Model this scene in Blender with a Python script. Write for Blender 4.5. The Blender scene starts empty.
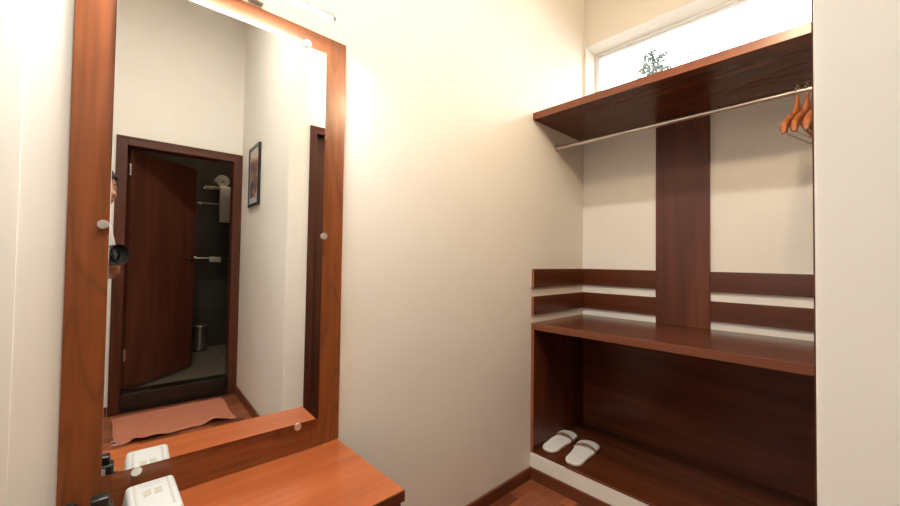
import bpy, bmesh, math, random
from mathutils import Vector, Matrix, Euler
random.seed(7)
S = bpy.context.scene
C = S.collection

# ------------------------------------------------------------------ camera
cam_d = bpy.data.cameras.new('camera'); cam = bpy.data.objects.new('render_camera', cam_d); C.objects.link(cam)
CAM = Vector((0.0, -1.25, 1.2025))
RT = Vector((0.7300, -0.6833, 0.0135)).normalized()
FW = Vector((0.6831, 0.7300, 0.0232)).normalized()
UP = RT.cross(FW).normalized()
FW = UP.cross(RT).normalized()
m = Matrix((RT, UP, -FW)).transposed().to_4x4(); m.translation = CAM
cam.matrix_world = m
cam_d.sensor_fit = 'HORIZONTAL'; cam_d.sensor_width = 36.0
cam_d.lens = 36.0 * 377.81 / 900.0
cam_d.clip_start = 0.004
S.camera = cam

# ------------------------------------------------------------------ world, view
w = bpy.data.worlds.new('sky'); S.world = w; w.use_nodes = True
bg = w.node_tree.nodes['Background']
bg.inputs[0].default_value = (0.90, 0.95, 1.0, 1); bg.inputs[1].default_value = 5.0
S.view_settings.view_transform = 'Standard'; S.view_settings.look = 'None'
S.view_settings.exposure = 0.64; S.view_settings.gamma = 1.0
S.view_settings.use_curve_mapping = False
TUBE_W = 310.0        # emission of the mirror lamp tube
DOWN_W = 135.0        # emission of the added warm globe by the alcove
ROOM_W = 740.0        # emission of the unseen ceiling lamp in the room
BATH_W = 150.0  # emission of the added bathroom lamp

# ------------------------------------------------------------------ materials
def nodes(name):
    mt = bpy.data.materials.new(name); mt.use_nodes = True
    return mt, mt.node_tree.nodes, mt.node_tree.links, mt.node_tree.nodes['Principled BSDF']

def plain(name, col, rough=0.5, metal=0.0, noise=0.0, nscale=30.0, bump=0.0, coat=0.0):
    mt, N, L, b = nodes(name)
    b.inputs['Base Color'].default_value = (*col, 1)
    b.inputs['Roughness'].default_value = rough; b.inputs['Metallic'].default_value = metal
    b.inputs['Coat Weight'].default_value = coat
    tc = N.new('ShaderNodeTexCoord'); nt = N.new('ShaderNodeTexNoise')
    nt.inputs['Scale'].default_value = nscale; nt.inputs['Detail'].default_value = 4
    L.new(tc.outputs['Object'], nt.inputs['Vector'])
    if noise > 0:
        r = N.new('ShaderNodeValToRGB')
        r.color_ramp.elements[0].color = (*[c * (1 - noise) for c in col], 1); r.color_ramp.elements[0].position = .3
        r.color_ramp.elements[1].color = (*[min(1, c * (1 + noise)) for c in col], 1); r.color_ramp.elements[1].position = .7
        L.new(nt.outputs['Fac'], r.inputs['Fac']); L.new(r.outputs['Color'], b.inputs['Base Color'])
    if bump > 0:
        bp = N.new('ShaderNodeBump'); bp.inputs['Strength'].default_value = bump; bp.inputs['Distance'].default_value = .004
        L.new(nt.outputs['Fac'], bp.inputs['Height']); L.new(bp.outputs['Normal'], b.inputs['Normal'])
    return mt

def emit(name, col, strength):
    mt = bpy.data.materials.new(name); mt.use_nodes = True; N = mt.node_tree.nodes; L = mt.node_tree.links
    N.remove(N['Principled BSDF']); e = N.new('ShaderNodeEmission')
    e.inputs[0].default_value = (*col, 1); e.inputs[1].default_value = strength
    L.new(e.outputs[0], N['Material Output'].inputs[0]); return mt

def wood(name, dark, mid, light, axis='X', rough=0.35, scale=1.0, coat=0.0, ring=9.0, fig=0.5, st=.09, lines=0.0, nsc=5):
    """long grain along axis, with cathedral figure and fine pores"""
    mt, N, L, b = nodes(name)
    tc = N.new('ShaderNodeTexCoord'); mp = N.new('ShaderNodeMapping')
    sc = {'X': (st, 1, 1), 'Y': (1, st, 1), 'Z': (1, 1, st)}[axis]
    mp.inputs['Scale'].default_value = tuple(s * scale for s in sc)
    L.new(tc.outputs['Object'], mp.inputs['Vector'])
    n1 = N.new('ShaderNodeTexNoise'); n1.inputs['Scale'].default_value = nsc; n1.inputs['Detail'].default_value = 2
    n1.inputs['Distortion'].default_value = .4
    L.new(mp.outputs[0], n1.inputs['Vector'])
    mul = N.new('ShaderNodeMath'); mul.operation = 'MULTIPLY'; mul.inputs[1].default_value = ring
    L.new(n1.outputs['Fac'], mul.inputs[0])
    sn = N.new('ShaderNodeMath'); sn.operation = 'PINGPONG'; sn.inputs[1].default_value = 1
    L.new(mul.outputs[0], sn.inputs[0])
    n2 = N.new('ShaderNodeTexNoise'); n2.inputs['Scale'].default_value = 60; n2.inputs['Detail'].default_value = 5
    mp2 = N.new('ShaderNodeMapping'); mp2.inputs['Scale'].default_value = tuple(.05 if s < .5 else 1 for s in sc)
    L.new(tc.outputs['Object'], mp2.inputs['Vector']); L.new(mp2.outputs[0], n2.inputs['Vector'])
    n3 = N.new('ShaderNodeTexNoise'); n3.inputs['Scale'].default_value = 3; L.new(mp.outputs[0], n3.inputs['Vector'])
    mx = N.new('ShaderNodeMix'); mx.data_type = 'FLOAT'; mx.inputs[0].default_value = fig
    L.new(n2.outputs['Fac'], mx.inputs[2]); L.new(sn.outputs[0], mx.inputs[3])
    mx2 = N.new('ShaderNodeMix'); mx2.data_type = 'FLOAT'; mx2.inputs[0].default_value = .4
    L.new(mx.outputs[0], mx2.inputs[2]); L.new(n3.outputs['Fac'], mx2.inputs[3])
    r = N.new('ShaderNodeValToRGB'); e = r.color_ramp.elements
    e[0].position = .25; e[0].color = (*dark, 1); e[1].position = .75; e[1].color = (*light, 1)
    k = e.new(.5); k.color = (*mid, 1)
    L.new(mx2.outputs[0], r.inputs['Fac'])
    pw = N.new('ShaderNodeMath'); pw.operation = 'POWER'; pw.inputs[1].default_value = 3.0; L.new(sn.outputs[0], pw.inputs[0])
    ml = N.new('ShaderNodeMath'); ml.operation = 'MULTIPLY_ADD'; ml.inputs[1].default_value = -lines; ml.inputs[2].default_value = 1.0; L.new(pw.outputs[0], ml.inputs[0])
    gm = N.new('ShaderNodeMix'); gm.data_type = 'RGBA'; gm.blend_type = 'MULTIPLY'; gm.inputs[0].default_value = 1.0
    L.new(r.outputs['Color'], gm.inputs[6]); L.new(ml.outputs[0], gm.inputs[7]); L.new(gm.outputs[2], b.inputs['Base Color'])
    b.inputs['Specular IOR Level'].default_value = .35
    b.inputs['Roughness'].default_value = rough; b.inputs['Coat Weight'].default_value = coat
    b.inputs['Coat Roughness'].default_value = .12
    return mt

def planks(name):
    mt, N, L, b = nodes(name)
    tc = N.new('ShaderNodeTexCoord')
    br = N.new('ShaderNodeTexBrick'); br.inputs['Scale'].default_value = 1
    br.inputs['Brick Width'].default_value = .20; br.inputs['Row Height'].default_value = .075
    br.inputs['Mortar Size'].default_value = .0012; br.inputs['Mortar'].default_value = (.06, .022, .012, 1)
    br.inputs['Color1'].default_value = (.44, .135, .055, 1); br.inputs['Color2'].default_value = (.15, .042, .019, 1)
    br.offset = .37
    L.new(tc.outputs['Object'], br.inputs['Vector'])
    mp = N.new('ShaderNodeMapping'); mp.inputs['Scale'].default_value = (2, 40, 1); L.new(tc.outputs['Object'], mp.inputs['Vector'])
    n = N.new('ShaderNodeTexNoise'); n.inputs['Scale'].default_value = 2; n.inputs['Detail'].default_value = 5; L.new(mp.outputs[0], n.inputs['Vector'])
    r = N.new('ShaderNodeValToRGB'); r.color_ramp.elements[0].color = (.6, .6, .6, 1); r.color_ramp.elements[1].color = (1.25, 1.2, 1.15, 1)
    r.color_ramp.elements[0].position = .3; r.color_ramp.elements[1].position = .7
    L.new(n.outputs['Fac'], r.inputs['Fac'])
    mx = N.new('ShaderNodeMix'); mx.data_type = 'RGBA'; mx.blend_type = 'MULTIPLY'; mx.inputs[0].default_value = 1
    L.new(br.outputs['Color'], mx.inputs[6]); L.new(r.outputs['Color'], mx.inputs[7]); L.new(mx.outputs[2], b.inputs['Base Color'])
    b.inputs['Roughness'].default_value = .35
    return mt

def tiles(name, axes, c1, c2, mortar, wd, ht, rough=.35):
    mt, N, L, b = nodes(name)
    tc = N.new('ShaderNodeTexCoord'); sp = N.new('ShaderNodeSeparateXYZ'); cb = N.new('ShaderNodeCombineXYZ')
    L.new(tc.outputs['Object'], sp.inputs[0])
    L.new(sp.outputs[axes[0]], cb.inputs[0]); L.new(sp.outputs[axes[1]], cb.inputs[1])
    br = N.new('ShaderNodeTexBrick'); br.inputs['Scale'].default_value = 1; br.offset = 0
    br.inputs['Brick Width'].default_value = wd; br.inputs['Row Height'].default_value = ht
    br.inputs['Mortar Size'].default_value = .003; br.inputs['Mortar'].default_value = (*mortar, 1)
    br.inputs['Color1'].default_value = (*c1, 1); br.inputs['Color2'].default_value = (*c2, 1)
    L.new(cb.outputs[0], br.inputs['Vector']); L.new(br.outputs['Color'], b.inputs['Base Color'])
    b.inputs['Roughness'].default_value = rough
    return mt

M = {}
M['plaster'] = plain('cream_plaster', (.85, .81, .725), .6, noise=.015, nscale=3, bump=.03)
M['ceiling'] = plain('white_ceiling', (.82, .80, .75), .8, noise=.01, nscale=3)
M['white_paint'] = plain('white_window_paint', (.78, .78, .77), .4)
M['floor'] = planks('wood_floor')
M['skirt'] = wood('skirting_wood', (.10, .03, .014), (.16, .048, .022), (.21, .07, .032), 'X', .35)
M['skirt_y'] = wood('skirting_wood_across', (.10, .03, .014), (.16, .048, .022), (.21, .07, .032), 'Y', .35)
FR = ((.14, .036, .009), (.26, .075, .021), (.40, .130, .042))
M['frame_v'] = wood('mirror_frame_wood_upright', *FR, 'Z', .34, 1.0, coat=.5, ring=16, fig=.25, st=.16, lines=.42, nsc=7)
M['frame_h'] = wood('mirror_frame_wood_level', *FR, 'X', .34, 1.0, coat=.5, ring=16, fig=.25, st=.16, lines=.42, nsc=7)
M['table'] = wood('dressing_table_wood', (.25, .056, .016), (.39, .100, .029), (.52, .16, .05), 'X', .3, .9, coat=.25, fig=.3, lines=.15, st=.12)
M['table_dark'] = wood('dressing_table_dark_wood', (.07, .02, .009), (.11, .032, .014), (.15, .045, .02), 'X', .35)
LAM = ((.068, .016, .005), (.108, .027, .010), (.155, .043, .017))
M['lam_y'] = wood('brown_laminate_level', *LAM, 'Y', .24, .8, fig=.35)
M['lam_x'] = wood('brown_laminate_side', *LAM, 'X', .22, .8)
M['lam_z'] = wood('brown_laminate_upright', *LAM, 'Z', .40, .8)
M['edge'] = wood('laminate_edge_band', (.15, .048, .022), (.19, .062, .029), (.24, .080, .037), 'Y', .3)
DR = ((.055, .015, .008), (.085, .024, .012), (.12, .036, .018))
M['edge_z_lit'] = wood('laminate_upright_edge_lit', (.24, .078, .035), (.30, .10, .045), (.36, .125, .055), 'Z', .3)  # lighter than the laminate, painting in the tube lamp's frontal light
M['door_z'] = wood('door_wood_upright', *DR, 'Z', .35, .9)
M['door_x'] = wood('door_wood_level', *DR, 'X', .35, .9)
CS = ((.060, .016, .007), (.088, .024, .011), (.12, .034, .016))
M['case_z'] = wood('casing_wood_upright', *CS, 'Z', .35, .9)
M['case_x'] = wood('casing_wood_level', *CS, 'X', .35, .9)
M['chrome'] = plain('chrome', (.75, .73, .70), .18, 1)
M['steel'] = plain('brushed_steel', (.55, .50, .45), .35, 1, noise=.05, nscale=80)
M['mirror'] = plain('mirror_silver', (.93, .935, .92), 0.0, 1)
M['clip'] = plain('clip_metal', (.82, .78, .72), .3, .8)
M['slate_wall_y'] = tiles('slate_wall_tile', (0, 2), (.036, .028, .018), (.044, .035, .023), (.08, .065, .045), .6, .3)
M['slate_wall_x'] = tiles('slate_side_tile', (1, 2), (.036, .028, .018), (.044, .035, .023), (.08, .065, .045), .6, .3)
M['slate_floor'] = tiles('slate_floor_tile', (0, 1), (.095, .075, .052), (.11, .088, .062), (.22, .17, .12), .4, .4, .45)
M['granite'] = plain('black_granite', (.008, .0075, .006), .2, noise=.5, nscale=150)
M['towel'] = plain('white_terry', (.78, .75, .70), .95, noise=.05, nscale=200, bump=.5)
M['mat'] = plain('terracotta_terry', (.54, .19, .11), .95, noise=.10, nscale=160, bump=.5)
M['mat_hem'] = plain('terracotta_hem', (.56, .24, .15), .9, noise=.05, nscale=200)
M['slip'] = plain('white_slipper_cloth', (.80, .77, .72), .9, noise=.03, nscale=200, bump=.2)
M['slip_trim'] = plain('tan_slipper_trim', (.34, .13, .055), .8)
M['hanger'] = wood('hanger_wood', (.32, .095, .03), (.41, .13, .042), (.48, .17, .06), 'X', .35, 2)
M['card'] = plain('white_wrapper', (.54, .54, .525), .45)
M['print'] = plain('beige_print', (.44, .415, .32), .6)
M['black'] = plain('black_plastic', (.012, .011, .010), .3)
M['black_leather'] = plain('black_leatherette', (.02, .018, .016), .45, noise=.2, nscale=200, bump=.3)
M['bottle'] = plain('white_bottle', (.80, .78, .73), .3)
M['grey_cap'] = plain('grey_cap', (.16, .15, .14), .3)
M['camera'] = plain('camera_black', (.012, .012, .013), .38, noise=.2, nscale=400)
M['lens'] = plain('lens_coated_glass', (.006, .006, .012), .03, coat=1)
M['skin'] = plain('skin', (.42, .20, .125), .5, noise=.05, nscale=40)
M['lip'] = plain('lip_skin', (.30, .085, .07), .45)
M['hair'] = plain('dark_hair', (.035, .024, .018), .5, noise=.4, nscale=300)
M['shirt'] = plain('white_shirt', (.74, .72, .67), .85, noise=.03, nscale=100, bump=.1)
M['trousers'] = plain('dark_trousers', (.025, .025, .032), .85, noise=.1, nscale=100)
M['shoe'] = plain('black_shoe', (.015, .013, .012), .4)
M['bark'] = plain('bark', (.07, .06, .05), .9, noise=.2)
M['leaf'] = plain('leaf', (.075, .085, .06), .7, noise=.2)
M['ground'] = plain('ground', (.30, .28, .24), .95, noise=.2)
M['tube'] = emit('lamp_tube', (.93, .97, 1.0), TUBE_W)
M['down'] = emit('added_lamp_warm', (1.0, .76, .49), DOWN_W)
M['unseen_room_lamp'] = emit('lamp_room_unseen', (1.0, .96, .89), ROOM_W)
M['unseen_bath_lamp'] = emit('added_lamp_bath', (1.0, .80, .56), BATH_W)

def glass(name):
    mt = bpy.data.materials.new(name); mt.use_nodes = True; N = mt.node_tree.nodes; L = mt.node_tree.links
    N.remove(N['Principled BSDF'])
    t = N.new('ShaderNodeBsdfTransparent'); g = N.new('ShaderNodeBsdfGlossy'); g.inputs['Roughness'].default_value = .02
    f = N.new('ShaderNodeFresnel'); f.inputs[0].default_value = 1.25; x = N.new('ShaderNodeMixShader')
    L.new(f.outputs[0], x.inputs[0]); L.new(t.outputs[0], x.inputs[1]); L.new(g.outputs[0], x.inputs[2])
    L.new(x.outputs[0], N['Material Output'].inputs[0]); return mt
M['glass'] = glass('window_glass')

def art():
    mt, N, L, b = nodes('abstract_print')
    tc = N.new('ShaderNodeTexCoord'); n = N.new('ShaderNodeTexNoise'); n.inputs['Scale'].default_value = 9; n.inputs['Detail'].default_value = 3
    L.new(tc.outputs['Object'], n.inputs['Vector'])
    r = N.new('ShaderNodeValToRGB'); e = r.color_ramp.elements
    e[0].position = .35; e[0].color = (.04, .06, .16, 1); e[1].position = .65; e[1].color = (.72, .55, .40, 1)
    k = e.new(.5); k.color = (.32, .16, .10, 1)
    L.new(n.outputs['Fac'], r.inputs['Fac']); L.new(r.outputs['Color'], b.inputs['Base Color']); b.inputs['Roughness'].default_value = .35
    return mt
M['art'] = art()

# ------------------------------------------------------------------ mesh helpers (everything drawn in room coordinates, metres)
def merge(bm, other, mat=None):
    me = bpy.data.meshes.new('tmp'); other.to_mesh(me); other.free()
    if mat is not None: me.transform(mat)
    bm.from_mesh(me); bpy.data.meshes.remove(me); return bm

def box(bm, x0, x1, y0, y1, z0, z1, bev=0.0, seg=2, mat=None):
    t = bmesh.new(); bmesh.ops.create_cube(t, size=1)
    for v in t.verts:
        v.co = Vector(((x0 + x1) / 2 + v.co.x * abs(x1 - x0), (y0 + y1) / 2 + v.co.y * abs(y1 - y0), (z0 + z1) / 2 + v.co.z * abs(z1 - z0)))
    if bev > 0: bmesh.ops.bevel(t, geom=list(t.edges), offset=bev, segments=seg, profile=.5, affect='EDGES')
    return merge(bm, t, mat)

def tube(bm, pts, r, seg=12, closed=False):
    """round bar along a polyline, r may be a list"""
    pts = [Vector(p) for p in pts]; n = len(pts); rs = r if isinstance(r, (list, tuple)) else [r] * n
    rings = []; prev = None
    for i, p in enumerate(pts):
        a = pts[(i - 1) % n] if (closed or i > 0) else p; b = pts[(i + 1) % n] if (closed or i < n - 1) else p
        d = (b - a).normalized()
        if prev is None:
            u = d.orthogonal().normalized()
        else:
            u = (prev - d * prev.dot(d)); u = u.normalized() if u.length > 1e-6 else d.orthogonal().normalized()
        prev = u; v = d.cross(u)
        rings.append([bm.verts.new(p + (u * math.cos(t) + v * math.sin(t)) * rs[i]) for t in [2 * math.pi * k / seg for k in range(seg)]])
    m_ = n if closed else n - 1
    for i in range(m_):
        A, B = rings[i], rings[(i + 1) % n]
        for k in range(seg): bm.faces.new((A[k], A[(k + 1) % seg], B[(k + 1) % seg], B[k]))
    if not closed:
        bm.faces.new(rings[0][::-1]); bm.faces.new(rings[-1])
    return bm

def lathe(bm, prof, origin, axis=(0, 0, 1), seg=32):
    """profile of (radius, height) turned about axis through origin; closed where radius is 0"""
    ax = Vector(axis).normalized(); u = ax.orthogonal().normalized(); v = ax.cross(u); o = Vector(origin); rings = []
    for r, h in prof:
        if r < 1e-7: rings.append([bm.verts.new(o + ax * h)])
        else: rings.append([bm.verts.new(o + ax * h + (u * math.cos(t) + v * math.sin(t)) * r) for t in [2 * math.pi * k / seg for k in range(seg)]])
    for A, B in zip(rings, rings[1:]):
        for k in range(seg):
            k2 = (k + 1) % seg
            if len(A) == 1 and len(B) == 1: continue
            if len(A) == 1: bm.faces.new((A[0], B[k2], B[k]))
            elif len(B) == 1: bm.faces.new((A[k], A[k2], B[0]))
            else: bm.faces.new((A[k], A[k2], B[k2], B[k]))
    return bm

def prism(bm, pts, z0, z1, axis='Z'):
    """polygon pts extruded; axis is the extrusion direction, pts are the other two coordinates in order"""
    def co(p, h): return {'Z': (p[0], p[1], h), 'Y': (p[0], h, p[1]), 'X': (h, p[0], p[1])}[axis]
    A = [bm.verts.new(co(p, z0)) for p in pts]; B = [bm.verts.new(co(p, z1)) for p in pts]; n = len(pts)
    bm.faces.new(A[::-1]); bm.faces.new(B)
    for i in range(n): bm.faces.new((A[i], A[(i + 1) % n], B[(i + 1) % n], B[i]))
    return bm

def obj(name, bm, mat, parent=None, smooth=False, label=None, solid=0):
    bmesh.ops.recalc_face_normals(bm, faces=bm.faces)
    me = bpy.data.meshes.new(name); bm.to_mesh(me); bm.free()
    o = bpy.data.objects.new(name, me); C.objects.link(o); me.materials.append(M[mat] if isinstance(mat, str) else mat)
    if smooth:
        for p in me.polygons: p.use_smooth = True
        me.set_sharp_from_angle(angle=math.radians(40))
    if parent is not None:
        o.parent = parent
        loc = parent.get('_w'); loc = Vector(loc) if loc is not None else Vector((0, 0, 0))
        me.transform(Matrix.Translation(-loc))
        o['_w'] = tuple(loc)
    if label: o['label'] = label
    if solid:
        md = o.modifiers.new('Solid', 'SOLIDIFY'); md.thickness = solid; md.offset = 0
    return o

def recentre(o, base):
    """moves a top-level mesh's origin to its base point"""
    b = Vector(base); o.data.transform(Matrix.Translation(-b)); o.location = b; o['_w'] = tuple(b); return o

def thing(name, label, cat, base=(0, 0, 0), group=None):
    o = bpy.data.objects.new(name, None); C.objects.link(o); o.empty_display_size = .05
    o.location = base; o['_w'] = tuple(base); o['label'] = label; o['category'] = cat
    if group: o['group'] = group
    return o

def tag(o, label, cat, group=None, kind=None):
    o['label'] = label; o['category'] = cat
    if group: o['group'] = group
    if kind: o['kind'] = kind
    return o

def struct(name, bm, mat, label, cat, parent=None, smooth=False):
    o = obj(name, bm, mat, parent, smooth)
    if parent is None: tag(o, label, cat, kind='structure')
    return o

def copy_thing(src, loc, rotz, label):
    r = src.copy(); C.objects.link(r); r.location = loc; r.rotation_euler = (0, 0, rotz); r['label'] = label
    for ch in list(src.children):
        c = ch.copy(); C.objects.link(c); c.parent = r
        for g in ch.children:
            d = g.copy(); C.objects.link(d); d.parent = c
    return r

B = bmesh.new
# ------------------------------------------------------------------ key planes
XP = 0.785        # picture wall
YC = -1.2100      # dressing-room right wall
YD = -2.55        # bathroom door wall
XF = 1.806        # front of the alcove
XB = 2.396        # alcove back wall
XW = -2.3         # wall behind the photographer
H = 3.3
PLZ = 0.145       # top of the white plinth

# ------------------------------------------------------------------ setting
bm = B(); box(bm, XW - .15, 2.75, -4.2, .15, -.12, 0)
struct('floor', bm, 'floor', 'reddish brown wood strip floor of the dressing room', 'floor')
bm = B(); box(bm, XW - .15, 2.75, -4.2, .15, H, H + .12)
struct('ceiling', bm, 'ceiling', 'plain white ceiling above the dressing room', 'ceiling')

HD = 3.08
bm = B(); box(bm, XP, XB, YC, 0, HD, HD + .06)
struct('ceiling_dressing_added', bm, 'ceiling', 'added lower white ceiling over the alcove, out of view', 'ceiling')  # dropped ceiling added out of view, below the room ceiling
bm = B(); box(bm, -.128, 2.75, 0, .15, 0, H); box(bm, XW - .15, -.128, -.003, .15, 0, H)
struct('wall_left', bm, 'plaster', 'cream plastered wall that carries the large mirror', 'wall')

WZ0, WZ1, WY0, WY1 = 2.10, 2.672, YC, -.016
bm = B()
box(bm, XB, XB + .24, -1.34, 0, 0, WZ0); box(bm, XB, XB + .24, -1.34, 0, WZ1, H)
box(bm, XB, XB + .24, WY1, 0, WZ0, WZ1); box(bm, XB, XB + .24, -1.34, WY0, WZ0, WZ1)
struct('wall_end', bm, 'plaster', 'cream back wall of the open wardrobe alcove below the high window', 'wall')

# right side: picture wall, its rounded corner, and the wall with the second door
D2X0, D2X1, D2Z = .955, 1.715, 2.005      # clear opening of the second door
def chamfer_plan(r=.010):
    return [(XP, YD), (XP, YC - r), (XP + r * .25, YC - r * .25), (XP + r, YC), (D2X0, YC), (D2X0, YC - .12), (XP + .12, YC - .12), (XP + .12, YD)]
bm = B(); prism(bm, chamfer_plan(), 0, H)
box(bm, D2X0, D2X1, YC - .12, YC, D2Z, H); box(bm, D2X1, XB, YC - .12, YC, 0, H)
o = struct('wall_right', bm, 'plaster', 'cream wall beside the alcove, turning a corner to the picture', 'wall')
for p in o.data.polygons: p.use_smooth = True
o.data.set_sharp_from_angle(angle=math.radians(32))

D1X0, D1X1, D1Z = .010, .718, 2.026
bm = B(); box(bm, XW - .15, D1X0 - .02, YD - .12, YD, 0, H); box(bm, D1X1 + .02, XP + .12, YD - .12, YD, 0, H); box(bm, D1X0 - .02, D1X1 + .02, YD - .12, YD, D1Z + .02, H)
struct('wall_bathroom', bm, 'plaster', 'cream wall with the bathroom door, seen in the mirror', 'wall')
RY0, RY1, RZ0, RZ1 = -.80, -.20, 1.15, 1.95
bm = B(); box(bm, XW - .15, XW, YD, 0, 0, RZ0); box(bm, XW - .15, XW, YD, 0, RZ1, H)
box(bm, XW - .15, XW, YD, RY0, RZ0, RZ1); box(bm, XW - .15, XW, RY1, 0, RZ0, RZ1)
struct('wall_back', bm, 'plaster', 'cream wall behind the photographer', 'wall')

# bathroom shell
BZ = .132
bm = B(); box(bm, -1.0, 1.75, -4.0, YD - .12, 0, BZ)
struct('floor_bathroom', bm, 'slate_floor', 'raised grey slate tiled bathroom floor', 'floor')
bm = B(); box(bm, -1.0, 1.75, -4.1, -4.0, 0, H)
struct('wall_bathroom_rear', bm, 'slate_wall_y', 'dark slate tiled rear wall of the bathroom', 'wall')
bm = B(); box(bm, -1.1, -1.0, -4.1, YD - .12, 0, H)
struct('wall_bathroom_left', bm, 'slate_wall_x', 'dark slate tiled side wall of the bathroom behind the door leaf', 'wall')
bm = B(); box(bm, 1.75, 1.85, -4.1, YD - .12, 0, H)
struct('wall_bathroom_right', bm, 'slate_wall_x', 'dark slate tiled side wall of the bathroom by the towel rack', 'wall')
bm = B(); box(bm, XP + .12, 1.75, YD - .12, YD - .02, 0, H)
struct('wall_bathroom_front', bm, 'slate_wall_y', 'dark slate tiled front wall inside the bathroom', 'wall')
bm = B(); box(bm, D1X0, D1X1, YD - .12, YD + .012, 0, .148, .006)
struct('trim_1', bm, 'granite', 'black granite threshold step under the bathroom door', 'threshold')

# baseboards
bm = B(); box(bm, XW, XF - .012, -.012, 0, 0, .064, .002)
struct('baseboard_left', bm, 'skirt', 'brown wooden skirting along the mirror wall', 'baseboard')
bm = B(); box(bm, XF - .012, XF, YC, 0, 0, .064, .002)
struct('baseboard_end', bm, 'skirt_y', 'brown wooden skirting at the foot of the white plinth', 'baseboard')
bm = B(); box(bm, XP - .012, XP, YD + .02, YC, 0, .07, .002)
struct('baseboard_right', bm, 'skirt_y', 'brown wooden skirting under the picture', 'baseboard')
bm = B(); box(bm, XW, -.060, YD, YD + .012, 0, .07, .002)
struct('baseboard_bathroom', bm, 'skirt', 'brown wooden skirting left of the bathroom door', 'baseboard')

# plinth of the alcove
bm = B(); box(bm, XF, XB, YC, 0, 0, PLZ - .004, .002)
struct('trim_2', bm, 'plaster', 'white plastered plinth under the wardrobe alcove', 'plinth')

# window
win = thing('window_1', 'high strip window with white frame above the wardrobe shelf', 'window', (XB + .155, -.6, WZ0)); win['kind'] = 'structure'
bm = B(); xa, xb, fw = XB + .15, XB + .21, .026
box(bm, xa, xb, WY0, WY1, WZ1 - fw, WZ1, .004); box(bm, xa, xb, WY0, WY1, WZ0, WZ0 + fw, .004)
box(bm, xa, xb, WY1 - fw * .7, WY1, WZ0 + fw, WZ1 - fw, .004); box(bm, xa, xb, WY0, WY0 + fw, WZ0 + fw, WZ1 - fw, .004)
box(bm, xa - .015, xa, WY0, WY1, WZ1 - .014, WZ1, .003); box(bm, xa - .015, xa, WY1 - .012, WY1, WZ0, WZ1 - .014, .003)
obj('window_frame', bm, 'white_paint', win)
bm = B(); box(bm, xa + .028, xa + .034, WY0 + fw - .004, WY1 - fw * .7 + .004, WZ0 + fw - .004, WZ1 - fw + .004)
obj('pane', bm, 'glass', win)
bm = B(); box(bm, XB - .0, xa, WY0, WY1, WZ0, WZ0 + .02, .003)
obj('window_sill', bm, 'white_paint', win)

fill_win = thing('added_window_2', 'added white framed window behind the photographer, out of view', 'window', (XW - .1, -.5, RZ0)); fill_win['kind'] = 'structure'  # unseen opening added to fill the room with daylight
bm = B(); xa, xb, fw = XW - .12, XW - .07, .045
box(bm, xa, xb, RY0, RY1, RZ0, RZ0 + fw, .003); box(bm, xa, xb, RY0, RY1, RZ1 - fw, RZ1, .003)
for y in (RY0, (RY0 + RY1 - fw) / 2, RY1 - fw): box(bm, xa, xb, y, y + fw, RZ0 + fw, RZ1 - fw, .003)
obj('window_frame', bm, 'white_paint', fill_win)
ymid = (RY0 + RY1) / 2
for a, b_ in ((RY0 + fw, ymid - fw / 2), (ymid + fw / 2, RY1 - fw)):
    bm = B(); box(bm, xa + .02, xa + .026, a - .003, b_ + .003, RZ0 + fw - .003, RZ1 - fw + .003); obj('pane', bm, 'glass', fill_win)

# doors ------------------------------------------------------------
def casing(name, x0, x1, z1, yf, wd, t, dep, parent, vz, hz, bd=.006):
    """outer architrave plus lining round an opening in a wall parallel to X; room side at yf"""
    f = B()
    box(f, x0 - wd, x0, yf, yf + t, 0, z1 + wd, .003); box(f, x1, x1 + wd, yf, yf + t, 0, z1 + wd, .003)
    f2 = B(); box(f2, x0, x1, yf, yf + t, z1, z1 + wd, .003)
    # raised outer bead
    box(f, x0 - wd, x0 - wd + .018, yf + t, yf + t + bd, 0, z1 + wd, .002); box(f, x1 + wd - .018, x1 + wd, yf + t, yf + t + bd, 0, z1 + wd, .002)
    box(f2, x0 - wd + .018, x1 + wd - .018, yf + t, yf + t + bd, z1 + wd - .018, z1 + wd, .002)
    a = obj('casing_upright', f, vz, parent); b_ = obj('casing_head', f2, hz, parent)
    l = B(); box(l, x0 - .018, x0, yf - dep, yf, 0.0, z1); box(l, x1, x1 + .018, yf - dep, yf, 0, z1); box(l, x0 - .018, x1 + .018, yf - dep, yf, z1, z1 + .018)
    obj('lining', l, vz, parent)

d1 = thing('door_1', 'dark wooden bathroom door standing ajar in its frame, seen in the mirror', 'door', (D1X0, YD, 0)); d1['kind'] = 'structure'
casing('door_1', D1X0, D1X1, D1Z, YD, .066, .016, .12, d1, 'case_z', 'case_x')
piv = Vector((D1X0 + .024, YD - .085, 0)); ang = math.radians(-45)
RM = Matrix.Translation(piv) @ Matrix.Rotation(ang, 4, 'Z')
bm = B(); box(bm, 0, .675, -.036, 0, .152, D1Z - .006, .002, mat=RM)
leaf = obj('door_leaf', bm, 'door_z', d1)
bm = B()
lathe(bm, [(0, 0), (.024, 0), (.024, .008), (.010, .012), (.010, .045), (0, .045)], RM @ Vector((.625, 0, 1.165)), RM.to_3x3() @ Vector((0, 1, 0)), 20)
tube(bm, [RM @ Vector(p) for p in ((.625, .042, 1.165), (.60, .046, 1.165), (.52, .046, 1.163))], [.009, .009, .007], 10)
obj('door_handle', bm, 'chrome', leaf, True)
for hz in (.42, 1.86):
    bm = B(); tube(bm, [piv + Vector((-.006, .006, hz - .045)), piv + Vector((-.006, .006, hz + .045))], .007, 10)
    obj('hinge', bm, 'steel', d1, True)

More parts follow.
